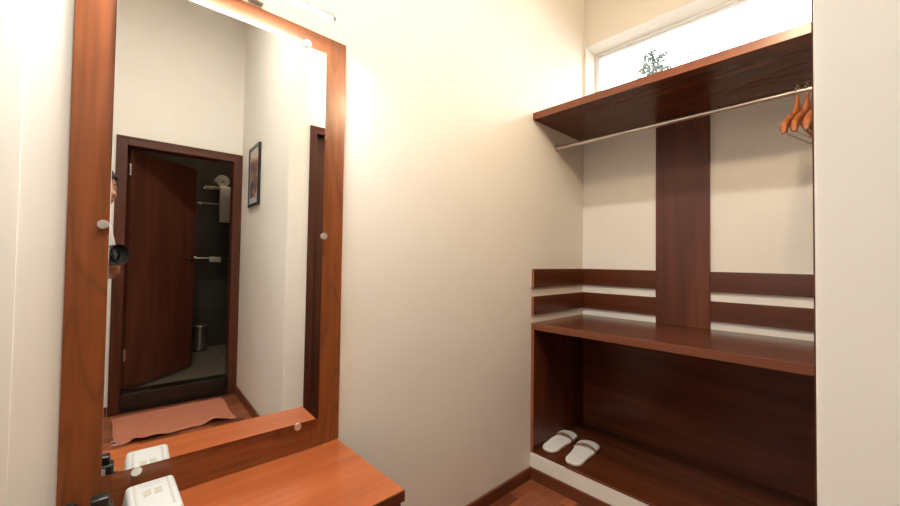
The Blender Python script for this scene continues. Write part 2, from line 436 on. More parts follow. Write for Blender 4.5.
d2 = thing('door_2', 'brown wooden door frame at the right edge of the mirror reflection', 'door', (D2X0, YC, 0)); d2['kind'] = 'structure'
casing('door_2', D2X0, D2X1, D2Z, YC, .046, .006, .12, d2, 'case_z', 'case_x', .0016)
bm = B(); box(bm, D2X0 + .004, D2X1 - .004, YC - .09, YC - .05, .008, D2Z - .004, .002)
leaf2 = obj('door_leaf', bm, 'door_z', d2)
bm = B(); lathe(bm, [(0, 0), (.024, 0), (.024, .008), (.010, .012), (.010, .04), (0, .04)], (D2X1 - .07, YC - .05, 1.02), (0, 1, 0), 20)
tube(bm, [(D2X1 - .07, YC - .013, 1.02), (D2X1 - .10, YC - .010, 1.02), (D2X1 - .18, YC - .010, 1.02)], [.009, .009, .007], 10)
obj('door_handle', bm, 'chrome', leaf2, True)
for hz in (.42, 1.80):
    bm = B(); tube(bm, [(D2X0 + .008, YC - .044, hz - .045), (D2X0 + .008, YC - .044, hz + .045)], .006, 10)
    obj('hinge', bm, 'steel', d2, True)

# ------------------------------------------------------------------ outside
bm = B(); box(bm, 3.0, 13, -7, 9, -.2, -.05)
struct('ground', bm, 'ground', 'bare ground outside the window', 'ground')
tr = thing('tree', 'pale sparse treetop beyond the high window', 'tree', (8.0, 1.44, -.05))
bm = B(); tube(bm, [(8, 1.44, -.05), (8.02, 1.46, 1.6), (7.98, 1.44, 3.2), (8.0, 1.45, 4.6), (8.0, 1.45, 5.42)], [.07, .06, .045, .028, .008], 8)
leafbm = B()
for k in range(60):
    h = 3.0 + 2.4 * (k / 60.0); a = k * 2.4 + random.uniform(-.3, .3); ln = (5.65 - h) * .26 + .10
    p0 = Vector((8, 1.45, h)); d = Vector((math.cos(a), math.sin(a), .35 + random.uniform(-.1, .2)))
    p1 = p0 + d * ln * .5; p2 = p0 + d * ln + Vector((0, 0, .04))
    tube(bm, [p0, p1, p2], [.012, .008, .003], 5)
    for j in range(34):
        t = random.uniform(.25, 1.1); q = p0 + d * ln * t + Vector((random.uniform(-.07, .07), random.uniform(-.07, .07), random.uniform(-.06, .06)))
        n = Vector((random.uniform(-1, 1), random.uniform(-1, 1), random.uniform(-.3, 1))).normalized(); u = n.orthogonal().normalized() * .042; v = n.cross(u).normalized() * .020
        vs = [leafbm.verts.new(q + s) for s in (u, v, -u, -v)]; leafbm.faces.new(vs)
obj('trunk', bm, 'bark', tr, True); obj('foliage', leafbm, 'leaf', tr)

# ------------------------------------------------------------------ wardrobe alcove
sh = thing('wardrobe_shelf', 'long dark brown shelf under the high window', 'shelf', (XF, -.6, 2.022))
bm = B(); box(bm, XF + .002, XB, YC + .002, -.001, 2.022, 2.060, .001); obj('board', bm, 'lam_y', sh)
bm = B(); box(bm, XF - .001, XF + .002, YC + .002, -.001, 2.022, 2.060, .0005); obj('edge_band', bm, 'edge', sh, label='lighter reddish front edge band')

bm = B(); box(bm, XB - .020, XB, -.727, -.462, .8632, 2.0218, .0015)
tag(recentre(obj('wall_panel', bm, 'lam_z'), (XB, -.6, .8632)), 'broad upright brown panel in the middle of the alcove back wall', 'panel')

def rail(x0, x1, y0, y1, z0, z1, mat, label):
    bm = B(); box(bm, x0, x1, y0, y1, z0, z1, .0012)
    o = tag(recentre(obj('wall_strip', bm, mat), (x0, y0, z0)), label, 'strip', 'horizontal wood strips round the alcove')
    if mat == 'lam_x':
        bm = B(); box(bm, x0 - .0012, x0, y0, y1, z0, z1); obj('edge_band', bm, 'edge_z_lit', o, label='strip end in a lighter reddish tone for the tube light')
ZS = ((1.062, 1.168, 'upper'), (.908, 1.012, 'lower'))
for z0, z1, w_ in ZS:
    rail(XB - .016, XB, -.4615, -.016, z0, z1, 'lam_y', '%s brown strip on the back wall left of the upright panel' % w_)
    rail(XB - .016, XB, YC + .001, -.7275, z0, z1, 'lam_y', '%s brown strip on the back wall right of the upright panel' % w_)
    rail(XF + .001, XB - .001, -.0155, 0, z0, z1, 'lam_x', '%s brown strip on the side wall of the alcove' % w_)

bench = thing('wardrobe_bench', 'dark brown laminate bench unit with open space below', 'bench', (XF, -.6, PLZ))
bm = B(); box(bm, XF + .002, XB, YC + .001, -.001, .827, .863, .001); obj('bench_top', bm, 'lam_y', bench)
bm = B(); box(bm, XF - .001, XF + .002, YC + .001, -.001, .827, .863, .0005); obj('edge_band', bm, 'edge', bench, label='lighter reddish front edge band')
bm = B(); box(bm, XF, XB - .018, -.020, -.001, PLZ, .827, .001); obj('side_panel', bm, 'lam_z', bench)
bm = B(); box(bm, XF, XB - .018, YC + .001, YC + .020, PLZ, .827, .001); obj('side_panel', bm, 'lam_z', bench)
bm = B(); box(bm, XB - .018, XB - .0005, YC + .001, -.001, PLZ, .827, .001); obj('back_panel', bm, 'lam_y', bench)
bm = B(); box(bm, XF - .0015, XF, -.020, -.001, PLZ, .827); obj('edge_band', bm, 'edge_z_lit', bench, label='side panel edge in a lighter reddish tone for the tube light')
bm = B(); box(bm, XF + .003, XB - .018, YC + .020, -.020, PLZ - .004, PLZ + .006, .001); obj('base_panel', bm, 'lam_y', bench)
bm = B(); box(bm, XF - .001, XF + .003, YC + .020, -.215, PLZ - .004, PLZ + .006, .0005); obj('edge_band', bm, 'edge', bench, label='lighter reddish edge band along the base')

rod = thing('clothes_rail', 'slim metal clothes rail below the long shelf', 'rail', (2.055, -.6, 1.89))
bm = B(); tube(bm, [(2.055, -.004, 1.909), (2.055, YC + .004, 1.909)], .0115, 18); obj('rod', bm, 'steel', rod, True)
for y, s in ((0, -1), (YC, 1)):
    bm = B(); lathe(bm, [(0, 0), (.019, 0), (.019, .005), (.0145, .007), (.0145, .018), (.0115, .018)], (2.055, y, 1.909), (0, s, 0), 20); obj('end_socket', bm, 'steel', rod, True)

# hangers -----------------------------------------------------------
def make_hanger(label):
    t = thing('coat_hanger', label, 'hanger', (0, 0, 0), 'wooden coat hangers on the rail')
    # origin = where the hook sits on the rail; arms along X
    bm = B(); pts = []
    for k in range(15):
        a = math.radians(-20 + k * (250 / 14)); pts.append((.0155 * math.cos(a), 0, -.0005 + .0155 * math.sin(a)))
    pts += [(-.006, 0, -.024), (0, 0, -.034), (0, 0, -.065)]
    tube(bm, pts, .0022, 8); obj('hook', bm, 'chrome', t, True)
    # contoured wooden shoulders, one piece: neck plus two drooping arms
    bm = B(); rings = []
    for k in range(-16, 17):
        s = k / 16.0; a = abs(s)
        x = .215 * s; z = -.110 - .102 * a ** 1.2; y = -.030 * a ** 1.8
        hh = .022 + .002 * a + (.040 * max(0, 1 - a / .16) ** 1.2); ww = .008 + .0052 * a ** 1.3
        if a > .97: hh *= .6; ww *= .6
        zc = z + (.030 * max(0, 1 - a / .16) ** 1.2)
        rings.append([bm.verts.new((x, y + ww * math.cos(q), zc + hh * math.sin(q))) for q in [2 * math.pi * j / 14 for j in range(14)]])
    for A, B_ in zip(rings, rings[1:]):
        for j in range(14): bm.faces.new((A[j], A[(j + 1) % 14], B_[(j + 1) % 14], B_[j]))
    bm.faces.new(rings[0][::-1]); bm.faces.new(rings[-1]); obj('shoulders', bm, 'hanger', t, True)
    bm = B(); tube(bm, [(-.12, -.008, -.150), (-.12, -.008, -.200), (-.112, -.008, -.208), (.112, -.008, -.208), (.12, -.008, -.200), (.12, -.008, -.150)], .003, 8)
    obj('trouser_bar', bm, 'steel', t, True)
    return t
RZ = 1.909 + .0135
h0 = make_hanger('leftmost wooden coat hanger on the metal rail, arm towards the room')
h0.location = (2.055, -1.099, RZ - .001); h0.rotation_euler = (0, 0, math.radians(-14))
copy_thing(h0, (2.055, -1.128, RZ - .001), math.radians(-14), 'middle wooden coat hanger on the metal rail')
copy_thing(h0, (2.055, -1.160, RZ - .001), math.radians(-14), 'rightmost wooden coat hanger on the rail, mostly behind the wall edge')

# slippers ------------------------------------------------------------
def make_slipper(label):
    t = thing('slipper', label, 'slipper', (0, 0, 0), 'white slippers on the alcove base')
    Ln = .302
    def half(s):   # half width along the foot, heel s=0, toe s=1
        base = .0455 + .0125 * (1 / (1 + math.exp(-(s - .52) * 14)))
        e = 1.0
        if s < .14: e = math.sqrt(max(0, 1 - ((.14 - s) / .14) ** 2))
        if s > .84: e = math.sqrt(max(0, 1 - ((s - .84) / .16) ** 2))
        return base * e
    ss = [0.0, .006, .02, .045, .08, .14, .22, .32, .42, .52, .62, .72, .80, .86, .91, .95, .98, .994, 1.0]
    outline = [(Ln * s, half(s)) for s in ss] + [(Ln * s, -half(s)) for s in reversed(ss[1:-1])]
    bm = B(); n = len(outline)
    layers = [(0, .96), (.004, 1.0), (.014, 1.0), (.018, .97)]
    rg = []
    for z, f in layers: rg.append([bm.verts.new((Ln / 2 + (x - Ln / 2) * f, y * f, z)) for x, y in outline])
    for A, B_ in zip(rg, rg[1:]):
        for j in range(n): bm.faces.new((A[j], A[(j + 1) % n], B_[(j + 1) % n], B_[j]))
    bm.faces.new(rg[0][::-1]); bm.faces.new(rg[-1]); obj('sole', bm, 'slip', t, True)
    # thin tan welt between sole and insole
    bm = B(); tube(bm, [(Ln / 2 + (x - Ln / 2) * 1.005, y * 1.01, .009) for x, y in outline], .0016, 6, True); obj('welt', bm, 'slip_trim', t, True)
    # vamp over the toes
    bm = B(); rows = []
    us = [.60, .66, .73, .80, .86, .91, .95, .98, .996]
    for u in us:
        hw = half(u) * 1.03; hgt = .013 * (1 - ((u - .60) / .40) ** 2.2) ** .5 + .004
        rows.append([(Ln * u - (.030 * (math.sin(math.pi * k / 12) ** 1) * max(0, 1 - (u - .60) / .2) * -1), -hw * math.cos(math.pi * k / 12), .015 + hgt * math.sin(math.pi * k / 12) ** .8) for k in range(13)])
    vr = [[bm.verts.new(p) for p in r] for r in rows]
    for A, B_ in zip(vr, vr[1:]):
        for j in range(12): bm.faces.new((A[j], A[j + 1], B_[j + 1], B_[j]))
    obj('upper', bm, 'slip', t, True, solid=.003)
    bm = B(); A = []; Bv = []
    for k, p in enumerate(rows[0]):
        c = Vector((Ln * .6, 0, .01)); d = (Vector(p) - c); d.x = 0; d.normalize()
        A.append((bm.verts.new(Vector(p) + d * .0035 + Vector((-.006, 0, 0))), bm.verts.new(Vector(p) + d * .0035 + Vector((.010, 0, -.0005)))))
    for a, b_ in zip(A, A[1:]): bm.faces.new((a[0], a[1], b_[1], b_[0]))
    obj('trim_band', bm, 'slip_trim', t, True, label='tan trim band across the opening', solid=.003)
    return t
s0 = make_slipper('white slipper with tan band standing closest to the alcove side wall')
s0.location = (1.852, -.080, PLZ + .0066); s0.rotation_euler = (0, 0, math.radians(5))
copy_thing(s0, (1.826, -.240, PLZ + .0066), math.radians(7), 'white slipper with tan band standing further from the alcove side wall')

# ------------------------------------------------------------------ dressing table
TX0, TX1, TY, TZ = -.150, .630, -.407, .580
dt = thing('dressing_table', 'low orange brown dressing table below the large mirror', 'table', (TX0, -.2, 0))
bm = B(); box(bm, TX0, TX1, TY, -.001, TZ - .030, TZ, .0015); obj('table_top', bm, 'table', dt)
bm = B(); box(bm, TX0, TX1, TY - .003, TY, TZ - .030, TZ - .0015, .0005); obj('edge_band', bm, 'table_dark', dt, label='dark front edge band')
bm = B(); box(bm, TX0 + .002, TX0 + .026, TY + .012, -.014, 0, TZ - .030, .001); obj('side_panel', bm, 'table_dark', dt)
bm = B(); box(bm, TX1 - .026, TX1 - .002, TY + .012, -.014, 0, TZ - .030, .001); obj('side_panel', bm, 'table_dark', dt)
bm = B(); box(bm, TX0 + .026, TX1 - .026, TY + .016, TY + .034, TZ - .045, TZ - .030); box(bm, TX0 + .026, TX1 - .026, TY + .016, TY + .034, TZ - .215, TZ - .198)
box(bm, TX0 + .026, TX1 - .026, -.06, -.042, .12, TZ - .030)
obj('body', bm, 'table_dark', dt)
bm = B(); box(bm, TX0 + .030, TX1 - .030, TY + .010, TY + .030, TZ - .194, TZ - .049, .002)
drw = obj('drawer', bm, 'table_dark', dt)
bm = B(); lathe(bm, [(0, 0), (.007, 0), (.007, .012), (.014, .016), (.014, .022), (0, .024)], ((TX0 + TX1) / 2, TY + .010, TZ - .12), (0, -1, 0), 20); obj('knob', bm, 'chrome', drw, True)

# ------------------------------------------------------------------ mirror
mr = thing('wall_mirror', 'tall mirror in a broad brown wooden frame on the cream wall', 'mirror', (.29, 0, TZ))
FX0, FX1, FZ0, FZ1 = -.052, .634, TZ + .0005, 1.972
FT = -.014
IX0, IX1, IZ0, IZ1 = .040, .535, .695, 1.885      # hidden inner edge under the glass
bm = B(); box(bm, FX0, IX0, FT, 0, FZ0, FZ1, .0015); obj('frame_stile', bm, 'frame_v', mr)
bm = B(); box(bm, IX1, FX1, FT, 0, FZ0, FZ1, .0015); obj('frame_stile', bm, 'frame_v', mr)
bm = B(); box(bm, IX0, IX1, FT, 0, FZ0, IZ0, .0015); obj('frame_rail', bm, 'frame_h', mr)
bm = B(); box(bm, IX0, IX1, FT, 0, IZ1, FZ1, .0015); obj('frame_rail', bm, 'frame_h', mr)
gc = Vector((.2875, -.0250, 1.29))
YAW, PIT = math.radians(-1.62), math.radians(-.295)
nrm = Vector((math.sin(YAW), -math.cos(YAW) * math.cos(PIT), math.sin(PIT))).normalized()
ex = Vector((1, 0, 0)); ex = (ex - nrm * ex.dot(nrm)).normalized(); ez = ex.cross(nrm).normalized()
if ez.z < 0: ez = -ez
GM = Matrix((ex, -nrm, ez)).transposed().to_4x4(); GM.translation = gc
GX0, GX1, GZ0, GZ1 = .021 - gc.x, .553 - gc.x, .676 - gc.z, 1.902 - gc.z
bm = B(); box(bm, GX0, GX1, 0, .0045, GZ0, GZ1, .0008, 1, GM); gl = obj('mirror_glass', bm, 'mirror', mr)
for (x, z) in ((.010, 1.281), (.557, 1.283), (.087, .667), (.485, .667), (.486, 1.909), (.087, 1.909)):
    yg = gc.y + nrm.x * (x - gc.x) + nrm.z * (z - gc.z)   # front of the glass there
    bm = B(); lathe(bm, [(0, 0), (.0045, 0), (.0045, -yg + FT + .0 + .0), (.0105, -yg + FT), (.0112, -yg + FT + .002), (.0105, -yg + FT + .0045), (0, -yg + FT + .005)], (x, FT, z), (0, -1, 0), 24)
    obj('clip', bm, 'clip', mr, True, label='round pale metal mirror clip')

# mirror lamp
LY, LZ = -.125, 1.975
lp = thing('mirror_lamp', 'slim lit tube lamp above the mirror frame', 'lamp', (.29, 0, 1.975))
bm = B(); tube(bm, [(.045, LY, LZ), (.527, LY, LZ)], .0075, 16); obj('tube', bm, 'tube', lp, True)
bm = B(); ra = []
for x in (.045, .527):
    ra.append([bm.verts.new((x, LY + .0100 * math.cos(a), LZ + .0005 + .0100 * math.sin(a))) for a in [math.radians(-46 + 272 * k / 24) for k in range(25)]])
for k in range(24): bm.faces.new((ra[0][k], ra[0][k + 1], ra[1][k + 1], ra[1][k]))
obj('housing', bm, 'white_paint', lp, True, solid=.0012)
for x0, x1 in ((.033, .045), (.527, .539)):
    bm = B(); tube(bm, [(x0, LY, LZ), (x1, LY, LZ)], .0085, 16); obj('end_cap', bm, 'white_paint', lp, True)
for x in (.135, .335):
    bm = B(); box(bm, x - .020, x + .020, -.022, 0, 1.985, 2.02, .002)
    tube(bm, [(x, -.02, 2.0), (x, -.09, 2.0), (x, LY, LZ + .018), (x, LY, LZ + .009)], .005, 10); obj('bracket', bm, 'white_paint', lp)

# ------------------------------------------------------------------ things on the dressing table
tb = thing('tissue_pack', 'white wrapped tissue pack with beige print on the dressing table', 'tissue pack', (.115, -.12, TZ))
bm = B()
X0, X1, Y0, Y1, ZT = .058, .168, -.212, -.030, .0645
t = bmesh.new(); bmesh.ops.create_cube(t, size=1)
for v in t.verts:
    top = v.co.z > 0; k = .008 if top else 0
    v.co = Vector((X0 + k if v.co.x < 0 else X1 - k, Y0 + k if v.co.y < 0 else Y1 - k, TZ + .0005 + (ZT if top else 0)))
bmesh.ops.bevel(t, geom=list(t.edges), offset=.009, segments=4, profile=.5, affect='EDGES'); merge(bm, t)
obj('wrapper', bm, 'card', tb, True)
bm = B(); zt = TZ + ZT + .0009
def patch(pts, h=.0006):
    A = [bm.verts.new((x, y, zt)) for x, y in pts]; bm.faces.new(A)
for sx in (-1, 1):      # two slanted leaf-like blocks side by side
    cx = .112 + sx * .0105
    patch([(cx - .0075, -.118), (cx + .0075, -.114), (cx + .0085, -.086), (cx - .0065, -.090)])
for k in range(9):      # small cursive line above
    x = .094 + k * .0045; patch([(x, -.071 + .002 * (k % 2)), (x + .003, -.0705 + .002 * (k % 2)), (x + .0034, -.068 + .002 * (k % 2)), (x + .0006, -.0685 + .002 * (k % 2))])
for k in range(14):     # leafy border down both sides
    y = -.185 + k * .010
    for x, s in ((.080, 1), (.146, -1)):
        patch([(x, y), (x + s * .004, y + .003), (x + s * .001, y + .006), (x - s * .003, y + .003)])
for k in range(6):
    x = .09 + k * .009; patch([(x, -.056), (x + .003, -.053), (x + .006, -.055), (x + .003, -.058)])
obj('printed_motif', bm, 'print', tb, label='beige printed emblem and leafy border', solid=.0006)

# low black tray with toiletries standing in it
cd = thing('toiletry_tray', 'low black toiletry tray at the left end of the dressing table', 'tray', (-.02, -.1, TZ))
cx0, cx1, cy0, cy1, ch = -.105, .050, -.180, -.040, .030
bm = B(); box(bm, cx0, cx1, cy0, cy1, TZ + .0005, TZ + .006, .001)
box(bm, cx0, cx0 + .005, cy0, cy1, TZ + .006, TZ + ch, .001); box(bm, cx1 - .005, cx1, cy0, cy1, TZ + .006, TZ + ch, .001)
box(bm, cx0 + .005, cx1 - .005, cy0, cy0 + .005, TZ + .006, TZ + ch, .001); box(bm, cx0 + .005, cx1 - .005, cy1 - .005, cy1, TZ + .006, TZ + ch, .001)
obj('tray_body', bm, 'black_leather', cd)
TB = TZ + .0062
def bottle(x, y, top, r, bodymat, capmat, label):
    z0 = TB; hgt = top - z0
    t = thing('toiletry_bottle', label, 'bottle', (x, y, z0), 'small toiletry bottles in the tray')
    bm = B(); lathe(bm, [(0, 0), (r * .92, 0), (r, .003), (r, hgt * .66), (r * .8, hgt * .72), (r * .42, hgt * .75), (r * .42, hgt * .78), (0, hgt * .78)], (x, y, z0), (0, 0, 1), 24); obj('body', bm, bodymat, t, True)
    bm = B(); lathe(bm, [(0, hgt * .76), (r * .72, hgt * .76), (r * .72, hgt * .97), (r * .62, hgt), (r * .3, hgt), (r * .25, hgt * .985), (0, hgt * .985)], (x, y, z0), (0, 0, 1), 24); obj('cap', bm, capmat, t, True)
bt = thing('toiletry_bottle', 'square black toiletry bottle with white sticker nearest the tissue pack', 'bottle', (.020, -.125, TB), 'small toiletry bottles in the tray')
bm = B(); box(bm, -.002, .042, -.145, -.105, TB, .660, .006, 3); obj('body', bm, 'black', bt, True)
bm = B(); box(bm, .004, .035, -.140, -.110, .6605, .682, .004, 3); obj('cap', bm, 'black', bt, True)
bm = B(); box(bm, .000, .026, -.1050, -.1042, TB + .012, .655, .0003); obj('sticker', bm, 'card', bt, label='white sticker')
bm = B(); box(bm, .000, .010, -.1458, -.1450, TB + .012, .655, .0003); obj('sticker', bm, 'card', bt, label='white sticker')
bottle(-.028, -.115, .677, .017, 'black', 'black', 'round black toiletry bottle in the middle of the tray')
bottle(-.066, -.100, .678, .014, 'bottle', 'grey_cap', 'small grey capped toiletry bottle at the far left of the tray')
vial = thing('toiletry_vial', 'short white toiletry vial beside the square black bottle', 'vial', (.034, -.075, TB))
bm = B(); lathe(bm, [(0, 0), (.009, 0), (.0095, .002), (.0095, .024), (.006, .027), (0, .027)], (.034, -.075, TB), (0, 0, 1), 20); obj('body', bm, 'bottle', vial, True)
bm = B(); lathe(bm, [(0, .0265), (.0075, .0265), (.0075, .037), (.006, .038), (0, .038)], (.034, -.075, TB), (0, 0, 1), 20); obj('cap', bm, 'card', vial, True)

# ------------------------------------------------------------------ bath mat
bm = B(); NX, NY = 40, 30; g = []
c00, c10, c11, c01 = Vector((-.03, -2.44)), Vector((.655, -2.468)), Vector((.675, -1.962)), Vector((.015, -1.925))
for j in range(NY + 1):
    row = []
    for i in range(NX + 1):
        u, v = i / NX, j / NY
        p = c00.lerp(c10, u).lerp(c01.lerp(c11, u), v)
        z = .008 + .003 * math.sin(u * 9 + v * 3) * v
        z += .030 * math.exp(-((u - .12 - .30 * (1 - v)) / .045) ** 2) * (.3 + .7 * v) * (1 if v > .1 else v * 10)
        z += .024 * v ** 3 * max(0, math.sin(u * 11.0 - 1.2)) + .012 * v ** 2 * math.exp(-((u - .78) / .06) ** 2)
        z += .008 * math.exp(-((v - .35) / .08) ** 2) * max(0, math.sin(u * 5 + 2))
        row.append(bm.verts.new((p.x + .006 * math.sin(v * 7), p.y + .010 * math.sin(u * 8) * v, z)))
    g.append(row)
for j in range(NY):
    for i in range(NX): bm.faces.new((g[j][i], g[j][i + 1], g[j + 1][i + 1], g[j + 1][i]))
edge = [g[0][i].co.copy() for i in range(NX + 1)] + [g[j][NX].co.copy() for j in range(1, NY + 1)] + [g[NY][i].co.copy() for i in range(NX - 1, -1, -1)] + [g[j][0].co.copy() for j in range(NY - 1, 0, -1)]
tagpos = (g[25][0].co.copy(), g[29][0].co.copy())
mt_ = tag(recentre(obj('bath_mat', bm, 'mat', smooth=True, solid=.006), (.33, -2.2, 0)), 'rumpled terracotta bath mat on the floor before the black threshold', 'bath mat')
bm = B(); tube(bm, [p + Vector((0, 0, -.001)) for p in edge], .0045, 6, True); obj('hem', bm, 'mat_hem', mt_, True)
for p in tagpos:
    bm = B(); box(bm, p.x - .022, p.x - .002, p.y - .008, p.y + .008, max(.003, p.z - .003), max(.003, p.z - .003) + .002); obj('care_tag', bm, 'card', mt_, label='small white care tag')

# ------------------------------------------------------------------ picture on the right wall
pc = thing('picture_frame', 'small dark framed picture on the wall right of the bathroom door', 'picture', (XP, -2.06, 1.60))
py0, py1, pz0, pz1 = -2.205, -1.885, 1.595, 2.070
bm = B(); t_ = .022
for a in ((py0, py1, pz0, pz0 + t_), (py0, py1, pz1 - t_, pz1), (py0, py0 + t_, pz0 + t_, pz1 - t_), (py1 - t_, py1, pz0 + t_, pz1 - t_)): box(bm, XP - .020, XP - .001, *a, .002)
obj('frame', bm, 'black', pc)
bm = B(); box(bm, XP - .014, XP - .004, py0 + t_, py1 - t_, pz0 + t_, pz1 - t_); obj('mount', bm, 'card', pc)
bm = B(); box(bm, XP - .016, XP - .014, py0 + t_ + .03, py1 - t_ - .03, pz0 + t_ + .05, pz1 - t_ - .05); obj('print', bm, 'art', pc)

# ------------------------------------------------------------------ bathroom fittings seen through the door
YR = -4.0
rk = thing('towel_rack', 'metal towel rack on the dark bathroom wall', 'rack', (.80, YR, 1.95))
bm = B()
for y in (YR + .04, YR + .10, YR + .16, YR + .21): tube(bm, [(.66, y, 1.975), (1.06, y, 1.975)], .006, 8)
for x in (.68, 1.04):
    tube(bm, [(x, YR, 1.975), (x, YR + .215, 1.975)], .007, 8); tube(bm, [(x, YR, 1.90), (x, YR + .02, 1.90), (x, YR + .20, 1.97)], .005, 8)
obj('shelf_bars', bm, 'steel', rk, True)
bm = B(); tube(bm, [(.60, YR + .06, 1.80), (1.06, YR + .06, 1.80)], .006, 8)
for x in (.64, 1.04): tube(bm, [(x, YR, 1.80), (x, YR + .06, 1.80)], .006, 8); lathe(bm, [(0, 0), (.018, 0), (.018, .006), (0, .006)], (x, YR, 1.80), (0, 1, 0), 16)
obj('lower_rail', bm, 'steel', rk, True)
bm = B(); pts = []; sp = []
for k in range(70):
    a = k * .32; r = .012 + .058 * k / 69.0; sp.append((.0 + r * math.cos(a), r * math.sin(a)))
R1 = sp; zc = 1.982 + .071
outer = [(p[0], p[1]) for p in R1]
for s_, e_ in ((.735, .93),):
    ra = [[bm.verts.new((.83 + q[0], y, zc + q[1])) for q in outer] for y in (YR + .02, YR + .10, YR + .20)]
    for A, B_ in zip(ra, ra[1:]):
        for j in range(len(outer) - 1): bm.faces.new((A[j], A[j + 1], B_[j + 1], B_[j]))
tag(recentre(obj('rolled_towel', bm, 'towel', smooth=True, solid=.010), (.83, YR + .1, 1.982)), 'rolled white towel lying on the bathroom towel rack', 'towel')
def drape(name, x0, x1, y, ztop, dfront, dback, r, label):
    bm = B(); prof = [(y + r, ztop - dfront), (y + r, ztop - .03), (y + r, ztop)] + [(y + r * math.cos(a), ztop + r * math.sin(a)) for a in [math.pi * k / 8 for k in range(1, 8)]] + [(y - r, ztop), (y - r, ztop - dback)]
    ra = [[bm.verts.new((x0 + (x1 - x0) * k / 8, p[0] + .004 * math.sin(k * 1.3) * (1 if p[1] < ztop - .05 else 0), p[1])) for p in prof] for k in range(9)]
    for A, B_ in zip(ra, ra[1:]):
        for j in range(len(prof) - 1): bm.faces.new((A[j], A[j + 1], B_[j + 1], B_[j]))
    tag(recentre(obj(name, bm, 'towel', smooth=True, solid=.007), ((x0 + x1) / 2, y, ztop)), label, 'towel')
drape('hanging_towel', .800, .925, YR + .21, 1.978, .40, .30, .014, 'long white towel hanging down from the bathroom towel rack')
br_ = thing('towel_bar', 'slim metal towel bar low on the dark bathroom wall', 'rail', (.76, YR, 1.15))
bm = B(); tube(bm, [(.58, YR + .07, 1.165), (.98, YR + .07, 1.165)], .009, 10); obj('bar', bm, 'chrome', br_, True)
for x in (.60, .96):
    bm = B(); tube(bm, [(x, YR + .003, 1.165), (x, YR + .07, 1.165)], .008, 10); lathe(bm, [(0, 0), (.022, 0), (.022, .008), (0, .008)], (x, YR, 1.165), (0, 1, 0), 16); obj('bar_post', bm, 'chrome', br_, True)
drape('face_towel', .735, .850, YR + .07, 1.166, .045, .04, .012, 'small folded white cloth on the low bathroom towel bar')
bn = thing('pedal_bin', 'steel pedal bin on the bathroom floor', 'bin', (.655, -3.86, BZ))
bm = B(); lathe(bm, [(0, .012), (.073, .012), (.075, .016), (.075, .255), (0, .255)], (.655, -3.86, BZ), (0, 0, 1), 32); obj('bin_body', bm, 'steel', bn, True)
bm = B(); lathe(bm, [(0, .256), (.077, .256), (.077, .270), (.06, .284), (0, .289)], (.655, -3.86, BZ), (0, 0, 1), 32); obj('lid', bm, 'steel', bn, True)
bm = B(); lathe(bm, [(0, 0), (.077, 0), (.077, .011), (0, .011)], (.655, -3.86, BZ), (0, 0, 1), 32); obj('base_ring', bm, 'black', bn, True)
bm = B(); box(bm, .635, .675, -3.788, -3.755, BZ + .004, BZ + .014, .003); obj('pedal', bm, 'black', bn)
sm = thing('shaving_mirror', 'round chrome shaving mirror beside the towel rack', 'mirror', (.985, YR, 2.02))
bm = B(); lathe(bm, [(0, 0), (.02, 0), (.02, .01), (.008, .012), (.008, .25), (0, .25)], (1.00, YR, 2.02), (0, 1, 0), 20); obj('arm', bm, 'chrome', sm, True)
bm = B(); lathe(bm, [(0, .0), (.09, .0), (.10, .006), (.10, .014), (.09, .018), (0, .016)], (1.01, YR + .265, 2.02), (-.55, .83, 0), 32); obj('mirror_disc', bm, 'chrome', sm, True)

# ------------------------------------------------------------------ lamps added out of view
def downlight(x, y, mat, label, r=.06, H=H, can=0.0):
    t = thing('unseen_ceiling_lamp', label, 'lamp', (x, y, H - .012))
    bm = B(); lathe(bm, [(r, 0), (r + .022, 0), (r + .024, .004), (r + .024, .012), (r, .012), (r, 0)], (x, y, H - .012), (0, 0, 1), 32); obj('trim_ring', bm, 'white_paint', t, True)
    if can:
        bm = B(); lathe(bm, [(r, 0), (r + .004, 0), (r + .004, -can), (r, -can), (r, 0)], (x, y, H - .012), (0, 0, 1), 32); obj('baffle', bm, 'grey_cap', t, True)
    bm = B(); lathe(bm, [(0, 0), (r - .001, 0), (r - .001, .004), (0, .004)], (x, y, H - .008), (0, 0, 1), 32); obj('diffuser', bm, mat, t)
gx, gz = 1.27, 2.27
wl = thing('added_wall_lamp', 'added small warm globe lamp above the second door, out of view', 'lamp', (gx, YC, gz))  # added out of view to brighten the alcove from the front
bm = B(); lathe(bm, [(0, 0), (.045, 0), (.045, .012), (.012, .016), (.012, .045), (.030, .050), (.030, .060), (0, .060)], (gx, YC, gz), (0, 1, 0), 28); obj('base', bm, 'chrome', wl, True)
bm = B(); lathe(bm, [(.05 * math.sin(math.pi * k / 16), .105 - .05 * math.cos(math.pi * k / 16)) for k in range(17)], (gx, YC, gz), (0, 1, 0), 28); obj('globe', bm, 'down', wl, True)
downlight(.12, -.86, 'unseen_room_lamp', 'unseen round ceiling lamp in front of the large mirror')  # added out of view, placed to match the shelf's shadow edge
downlight(.75, -3.45, 'unseen_bath_lamp', 'added dim round ceiling lamp in the bathroom, out of view')  # added out of view to lift the dark bathroom

